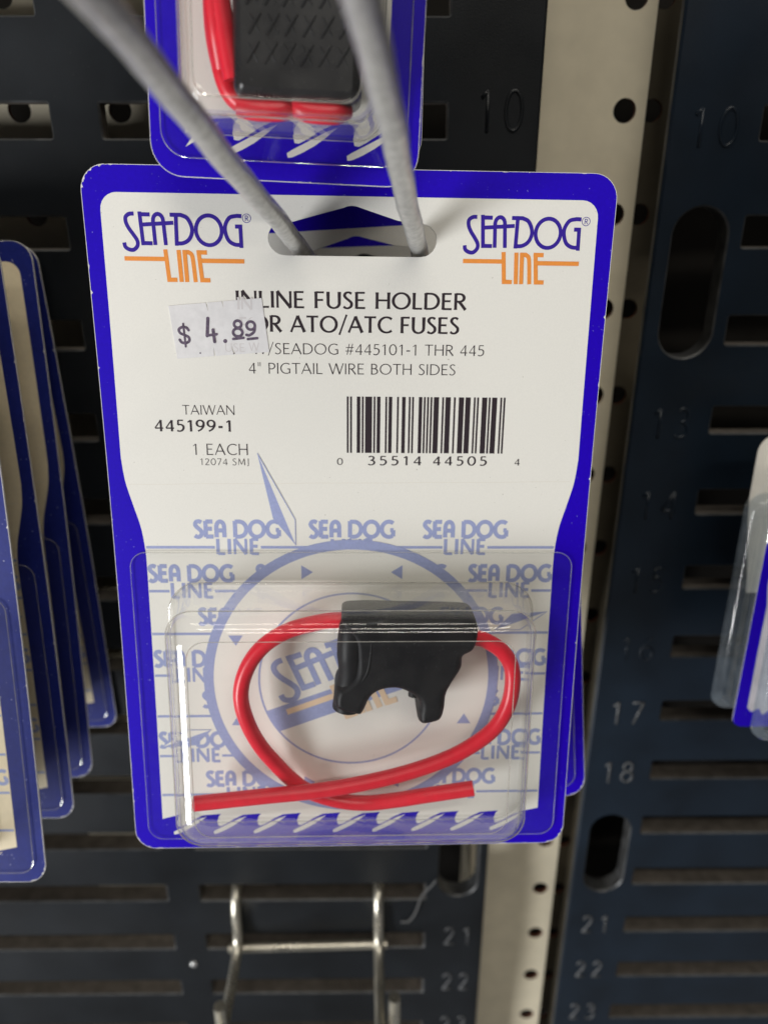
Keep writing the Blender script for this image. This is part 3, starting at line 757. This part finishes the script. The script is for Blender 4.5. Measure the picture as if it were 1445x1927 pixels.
blob([(-23.65, 31.62), (-21.6, 31.38)], .26); blob([(-20.75, 31.62), (-18.9, 31.42)], .26)
pt_ = sh.build('price_text', ['ink_stamp'], sticker)

# the packs behind it: same card and blister
def pack_copy(mat, label, group, skip=('price_sticker',)):
    c = copy_tree(pack, None, skip); c.matrix_world = mat; c['label'] = label; c['group'] = group
    return c
GM = 'blue bordered blister packs on the middle hook'
M2 = card_matrix((-5.218, -26.9, -17.89), 0.199, 0.055, 0.026)
pack_copy(M2, 'second blister pack, right behind the front one, its blue corner showing lower right', GM)
T3 = Vector((-5.218, -26.9, -17.89)) + HOOK_DIR * 16.5
pack_copy(card_matrix(tuple(T3), 0.18, 0.03, 0.02), 'rearmost card of the middle hook, a sliver showing through the hang slot', GM)
aged = None
GL = 'blister packs hanging in a row on the left'
for (x, y, z, a, lab) in ((-81.6, -48.8, -23.8, 9.2, 'nearest of the left packs, cut by the photo edge, its blue corner lowest of all'),
                          (-83.2, -33.1, -24.7, 6.5, 'second of the left packs, with a creased purple bottom corner'),
                          (-84.2, -13.9, -26.1, 7.3, 'third of the left packs, rounded blue top corner and narrow cream strip showing'),
                          (-85.4, -8.4, -27.4, -0.6, 'farthest of the left packs, in shade against the black panel')):
    c_ = pack_copy(card_matrix((x - 50.8, y, z), R(a), 0, 0), lab, GL, ('price_sticker', 'logo.001'))
    for ch in c_.children:                                   # these have stood in the shop longer: yellowed and faded
        if ch.name.split('.')[0] != 'card': continue
        if aged is None:
            aged = ch.data.copy(); aged.materials[0] = M['blue_faded']; aged.materials[1] = M['white_aged']
        ch.data = aged

# ------------------------------------------------------------------ the fuse holder inside the front blister
Mh = M_front @ Matrix.Translation((10 * S, 0, -110 * S))
holder = thing('fuse_holder', 'black rubber inline fuse holder with a looped red wire, inside the front blister', 'fuse holder', Mh)
def hp(u, v, w): x, y, z = cp(u, v, w); return (x - 10, y, z + 110)
body_pts = [(-1.6, 88.5), (-2.2, 84.4), (-1.3, 82.4), (0.9, 81.9), (4.1, 81.8), (10, 82.2), (16, 82.5), (23.2, 83.0), (25.3, 84.4), (26.4, 89.0), (26.1, 93.0), (25.2, 94.6), (23.4, 95.8), (23.1, 98.5), (21.2, 102.0),
            (20.1, 104.6), (19.8, 108.0), (18.9, 110.4), (15.7, 111.3), (14.3, 110.7), (14.0, 108.8), (14.2, 106.6), (13.2, 104.8), (10.4, 103.2), (8.0, 103.0), (5.6, 103.7), (3.9, 105.3),
            (2.5, 108.4), (1.4, 109.0), (-2.4, 108.0), (-3.8, 106.2), (-3.3, 102.9), (-1.6, 101.6), (0.4, 99.4), (0.6, 95.2), (0.2, 92.0)]
body_pts = [(u, 86.4 + (v - 81.8) * .44 if v < 90 else v) for u, v in body_pts]
ol = [q[:2] for q in catmull([(a, b, 0) for a, b in body_pts], 4, True)]
def inset(loop, d):
    n = len(loop); out = []
    for i in range(n):
        a, b = loop[(i - 2) % n], loop[(i + 2) % n]; t = Vector((b[0] - a[0], b[1] - a[1]))
        t = t.normalized() if t.length > 1e-6 else Vector((1, 0)); out.append((loop[i][0] - t.y * d, loop[i][1] + t.x * d))
    return out
mb = MB()
lv = [(1.1, 1.6), (.4, 2.2), (0, 3.2), (0, 10.2), (.15, 11.2), (.5, 12.1), (1.0, 12.7), (1.5, 12.93), (1.75, 12.95)]
mb.loft([[hp(u, v, w) for u, v in inset(ol, d)] for d, w in lv], cap_first=True, cap_last=True, concave=True)
# rounded column on the left, where a wire enters, and the short inner prong on the right leg
mb.tube([hp(*q) for q in catmull([(0.9, 87.6, 9.0), (0.4, 89.5, 9.6), (0.0, 92.4, 9.9), (-0.1, 96, 9.9), (-0.1, 99.5, 9.7), (-0.5, 103.5, 9.4), (-1.1, 108.6, 9.0)], 5)], 3.0, 22,
        rfun=lambda t: 0.80 + 0.20 * min(1, t * 6) if t < .5 else 1.0 - 0.10 * math.sin(math.pi * min(1, (t - .5) / .35)) + 0.03 * t)
mb.tube([hp(13.7, 103.5, 5.5), hp(13.6, 107.9, 5.5)], 1.2, 12)
# flute running down beside the column
mb.tube([hp(*q) for q in catmull([(4.1, 91.5, 12.75), (3.9, 95, 12.75), (3.3, 98.6, 12.7), (1.9, 101.2, 12.4)], 5)], 0.55, 10, rfun=lambda t: 0.4 + 0.6 * t)
mb.build('holder_body', 'rubber', holder, angle=50)
wl_ = [(2.0, 89.5, 7.5), (-0.2, 89.4, 7), (-4.7, 89.5, 7), (-9.2, 90.4, 7), (-13.8, 91.9, 7), (-18.3, 94.8, 7), (-21.6, 98.8, 7), (-23.6, 103.8, 7), (-23.9, 108.8, 6.8), (-22.5, 115.0, 6), (-20.1, 120.6, 5), (-17.0, 125.5, 4), (-13.8, 129.8, 3.2), (-9.9, 133.2, 2.8), (-2.9, 135.6, 3),
       (3.4, 136.0, 3.4), (9.6, 134.7, 4.4), (16.8, 132.7, 5.6), (27.6, 130.3, 6.6)]
wr_ = [(24.0, 92.6, 7.5), (26.0, 93.3, 7.3), (28.9, 94.3, 7), (32.3, 96.6, 7), (34.6, 100.2, 7), (35.1, 104.8, 7), (34.3, 109.9, 7), (31.6, 115.1, 7), (26.4, 119.6, 7), (20.0, 123.1, 7), (11.7, 126.1, 7), (2.2, 128.5, 7), (-7.4, 130.2, 7), (-19.2, 131.4, 7), (-35.2, 133.1, 7)]
for P in (wl_, wr_):
    mb = MB(); mb.tube([hp(*q) for q in catmull(P, 8)], 1.72, 18); mb.build('wire', 'wire_red', holder, angle=50)

# ------------------------------------------------------------------ hooks
hook = thing('peg_hook', 'dull grey double wire peg hook passing through the hang slot towards the viewer', 'peg hook')
o0 = Vector((-11.5, -55.7, -23.9)); hook.location = o0 * S
for p in (Vector((-15.75, -55.3, -23.9)), Vector((7.75, -54.7, -24.3))):
    P = []
    for i in range(41):
        t = -165 + i * (165 + 58) / 40
        jig = 0.12 * math.sin(t * 0.11 + p.x) + 0.08 * math.sin(t * .31)
        P.append(tuple(p + HOOK_DIR * t + Vector((jig, 0, jig * .6)) - o0))
    mb = MB(); mb.tube(P, 1.78, 18); mb.build('prong', 'steel', hook, angle=50)
mb = MB(); a = Vector((-15.75, -55.3, -23.9)) + HOOK_DIR * 55 - o0; b = Vector((7.75, -54.7, -24.3)) + HOOK_DIR * 55 - o0
mb.tube([tuple(a + Vector((-3, 0, 2.6))), tuple(b + Vector((3, 0, 2.6)))], 1.6, 14); mb.build('crossbar', 'steel', hook, angle=50)

low = thing('peg_hook', 'empty bright wire peg hook with a crossbar, below the front pack', 'peg hook')
o1 = Vector((-26, -5, -280)); low.location = o1 * S
for sx, xa in ((-1, -53.0), (1, -0.4)):
    P = catmull([(xa, 8, -257), (xa, 1.5, -254.8), (xa + .1 * sx, -4.0, -256.5), (xa + .1 * sx, -7.0, -262), (xa + .1 * sx, -7.6, -270), (xa + .15 * sx, -9.5, -276.0), (xa + .3 * sx, -16, -279.6), (xa + .5 * sx, -30, -280.6), (xa + .8 * sx, -60, -279.5), (xa + 1 * sx, -100, -276.5)], 6)
    mb = MB(); mb.tube([tuple(Vector(q) - o1) for q in P], 1.85, 16); mb.build('prong', 'bright', low, angle=50)
mb = MB(); mb.tube([tuple(Vector(q) - o1) for q in ((-56.6, -8.5, -279.0), (2.9, -8.5, -277.2))], 1.75, 14); mb.build('crossbar', 'bright', low, angle=50)
for q in ((-53.9, -38, -268.6), (5.0, -38, -264.9)):
    P = [Vector(q), Vector(q) + Vector((0, .2, -20)), Vector(q) + Vector((0, .4, -70))]
    mb = MB(); mb.tube([tuple(p - o1) for p in P], 2.05, 16); mb.build('label_rod', 'bright', low, angle=50)

mb = MB(); mb.tube([tuple(q) for q in catmull([(21.1, -6.2, -247.1), (19.2, -6.6, -249.7), (16.0, -6, -255.0), (14.7, -6.4, -259.1), (13.6, -6, -264.0), (11.2, -6.3, -268.2), (8.2, -6, -268.9)], 3)], 0.36, 6)
th_ = mb.build('thread', 'thread', None, smooth=True)
tag(th_, 'frayed white thread caught on the left panel beside the long hole', 'thread')

# ------------------------------------------------------------------ small packs above
SH_ = 95.0
def make_small_pack():
    root = thing('blister_pack', 'small blister pack above the front card, holding a black crosshatched holder', 'blister pack', None, 'small blister packs hanging above')
    sh = Sheet(); Wd = 46.2
    O = outline_card(Wd, SH_, 5.5)
    sh.poly(O, 0, 0); sh.poly(O, -.55, 3); sh.wall(O, 0, -.55, 2); worn_edges(sh, Wd, SH_, 5.5, 60, 2, 11)
    sh.ribbon(rrect(-Wd / 2 + .04, Wd / 2 - .04, .04, SH_ - .04, 5.46, n=8, seg=6), 0.05, 0.006, 2, True)
    xs = [-19.9 + 10.35 * i for i in range(4)]; dv = SH_ - 9.5 - 141.0
    bot = [(u, v) for u, v in reversed(wave_bottom(xs, 17.3, -17.3, dv, 1.1))]
    sh.poly([(-17.4, 8), (-17.4, SH_ - 9.2)] + bot + [(17.4, SH_ - 9.6), (17.4, 8)], 0.03, 1)
    for x in xs[1:]: sh.poly(swoosh(x, dv, 1.1), 0.03, 1)
    sh.poly([(u, v) for u, v in swoosh(xs[0] + 0.6, dv, 1.1) if u > -17.4], 0.03, 1)
    flat = lambda u, v, w=0: (u, -w, -v)
    sh.build('card', ['blue', 'white', 'paper', 'back'], root, mapf=flat)
    make_blister(root, 'blister', (-21.2, 21.0, 20, SH_ - 3.0), (-16.6, 16.0, 28, SH_ - 7.4), (-14.6, 14.6, 30, SH_ - 8.6), 14.0, 'clear', B=0.0, r_fl=4.5, r_b=4.0, r_f=3.5, fr=1.8)
    return root
def small_matrix(bx, by, bz, a, b):
    m = card_matrix((0, 0, 0), a, b, 0.02); dn = m.to_3x3() @ Vector((0, 0, -1))
    m.translation = (Vector((bx, by, bz)) - dn * SH_) * S; return m
sp1 = make_small_pack(); Ms = small_matrix(-16.0, -65.5, -13.3, R(5), R(-2.6)); sp1.matrix_world = Ms
sp2 = copy_tree(sp1); sp2.matrix_world = small_matrix(-14.4, -47.5, -10.5, R(5), R(-1.0))
sp2['label'] = 'second small pack above, only its blue right edge showing behind the nearer one'
# its contents: a flat black holder with a crosshatched grip, red wire folded round it
gh = thing('fuse_holder', 'black crosshatched fuse holder with red wire folded round it, in the upper small blister', 'fuse holder', Ms @ Matrix.Translation((3 * S, 0, -(SH_ - 20) * S)))
gp = lambda u, v, w: (u - 3, -w, -(v - (SH_ - 20)))
mb = MB(); V0 = SH_ - 10.9
for_l = [(.9, 1.2), (.25, 2.0), (0, 3.2), (0, 9.6), (.25, 10.8), (.8, 11.7), (1.5, 12.1)]
mb.loft([[gp(u, v, w) for u, v in rrect(-7.3 + d, 12.9 - d, V0 - 42 + d, V0 - d, max(.6, 1.9 - d), n=6)] for d, w in for_l], cap_first=True)
for r_ in range(5):
    for c_ in range(6):
        cx = -3.9 + 2.75 * c_ + (0.3 if r_ % 2 else 0); cv = V0 - 6.2 - 3.9 * r_
        for dx, dvv, rr in (((-0.95, 1.45), (0.85, -1.45), .30), ((-0.8, -1.3), (0.7, 1.3), .17)):
            mb.tube([gp(cx + dx[0], cv + dx[1], 12.0), gp(cx + (dx[0] + dvv[0]) / 2, cv + (dx[1] + dvv[1]) / 2, 12.14), gp(cx + dvv[0], cv + dvv[1], 12.0)], rr, 6)
mb.build('holder_body', 'knurl', gh, angle=40)
for P in ([(-10.2, V0 - 40, 5), (-10.6, V0 - 25, 5), (-10.9, V0 - 13, 5.2), (-9.9, V0 - 6, 5.4), (-8.2, V0 - 1.5, 5.6), (-5.0, V0 + .2, 5.8), (1, V0 + .3, 6), (9.5, V0 + .2, 6)],
          [(-11.6, V0 - 40, 8.2), (-11.4, V0 - 26, 8.5), (-10.4, V0 - 16, 8.8), (-9.9, V0 - 9.5, 8.2), (-9.4, V0 - 5.0, 6.6)],
          [(-6.6, V0 + .9, 8.9), (-3.4, V0 + 1.3, 9.4), (0.2, V0 + 1.1, 9.2), (1.5, V0 + .4, 8.0)],
          [(2.4, V0 + .2, 8.4), (4.2, V0 + 1.1, 9.2), (8.6, V0 + 1.2, 9.2), (10.2, V0 + .3, 7.6)],
          [(-9.0, V0 - 40, 9), (-8.9, V0 - 28, 9.2), (-9.6, V0 - 17, 9), (-8.6, V0 - 9, 8.6), (-7.4, V0 - 3.0, 8.4)]):
    mb = MB(); mb.tube([gp(*q) for q in catmull(P, 7)], 1.7, 16); mb.build('wire', 'wire_red', gh, angle=50)

# ------------------------------------------------------------------ clear packs at the right edge
def make_clear_pack():
    root = thing('clamshell_pack', 'nearer clear clamshell pack with a blue bordered label, cut by the right photo edge', 'blister pack', None, 'clear packs hanging on the right')
    Wd, Hh = 72.0, 84.5
    flat = lambda u, v, w=0: (u, -w, -v)
    # shell: flange with a raised front
    lo = [[flat(u, v, w) for u, v in rrect(x0, x1, v0, v1, r, n=8, seg=6)] for x0, x1, v0, v1, r, w in
          ((0, Wd, 16, Hh, 4.5, 0), (.2, Wd - .2, 16.2, Hh - .2, 4.5, 1.2), (1.4, Wd - 1.4, 17.4, Hh - 1.4, 4.2, 1.6), (1.9, Wd - 1.9, 18, Hh - 1.7, 4.2, 1.9), (2.1, Wd - 2.1, 18.3, Hh - 1.8, 4, 2.6), (2.5, Wd - 2.5, 18.8, Hh - 2.0, 4, 3.4), (2.6, Wd - 2.6, 19.2, Hh - 2.1, 4, 4.4), (3.0, Wd - 3, 19.4, Hh - 2.2, 4, 6.5), (3.4, Wd - 3.4, 20, Hh - 2.6, 3.8, 7.6), (4.6, Wd - 4.6, 21.2, Hh - 3.8, 3.4, 8.2))]
    mb = MB(); mb.loft(lo, cap_first=True); mb.build('shell', 'clear_blue', root, angle=50)
    sh = Sheet(); O = [(4.6, 46), (3.2, 36), (1.6, 26), (0.6, 18)] + [(5.6 - 5 * math.cos(R(a)), 5 - 5 * math.sin(R(a))) for a in range(0, 91, 12)] + [(Wd - .6, 0), (Wd - .6, 46)]
    sh.poly(O, 0.9, 0); sh.poly(O, .4, 0); sh.wall(O, .9, .4, 0)
    for w0, x0, r0 in ((1.9, 2.2, 8), ): sh.ribbon([(x0 + 11 - 11 * math.cos(R(a)), 19 - 9 * math.sin(R(a))) for a in range(0, 95, 8)], .12, 0.93, 1)
    sh.build('header_card', ['header', 'paper'], root, mapf=flat)
    sh = Sheet(); O = rrect(3.2, Wd - 3.2, 25.5, Hh + 1.0, 3.2, n=8, seg=6)
    sh.poly(O, 8.6, 0); sh.poly(O, 8.32, 2); sh.wall(O, 8.6, 8.32, 2)
    F = [(5.6, 32), (5.7, 40), (6.6, 46), (6.6, 60), (6.8, Hh - 7)] + [q[:2] for q in catmull([(6.8, Hh - 5.5, 0), (8.2, Hh - 4.2, 0), (10.2, Hh - 5.2, 0), (11.5, Hh - 3.2, 0), (14, Hh - 5, 0), (17, Hh - 3.5, 0)], 4)] + [(Wd - 6, Hh - 4), (Wd - 6, 29)] + [(8.6 - 3.0 * math.cos(R(a)), 31.0 - 3.0 * math.sin(R(a))) for a in range(90, -1, -15)]
    sh.poly(F, 8.64, 1)
    draw_text(sh, '2"', 9.3, 12.6, 48.0, 2.6, .13, .10, 8.67, 3)
    sh.build('label_card', ['blue', 'label_white', 'paper', 'ink_stamp'], root, mapf=flat)
    return root
cpk = make_clear_pack(); cpk.matrix_world = card_matrix((100.4, -40, -68.0), R(3), 0, 0)
cp2 = copy_tree(cpk); cp2.matrix_world = card_matrix((99.2, -20, -73.5), R(2), 0, 0)
cp2['label'] = 'farther clear clamshell pack with a white header and blue bordered label, at the right edge'
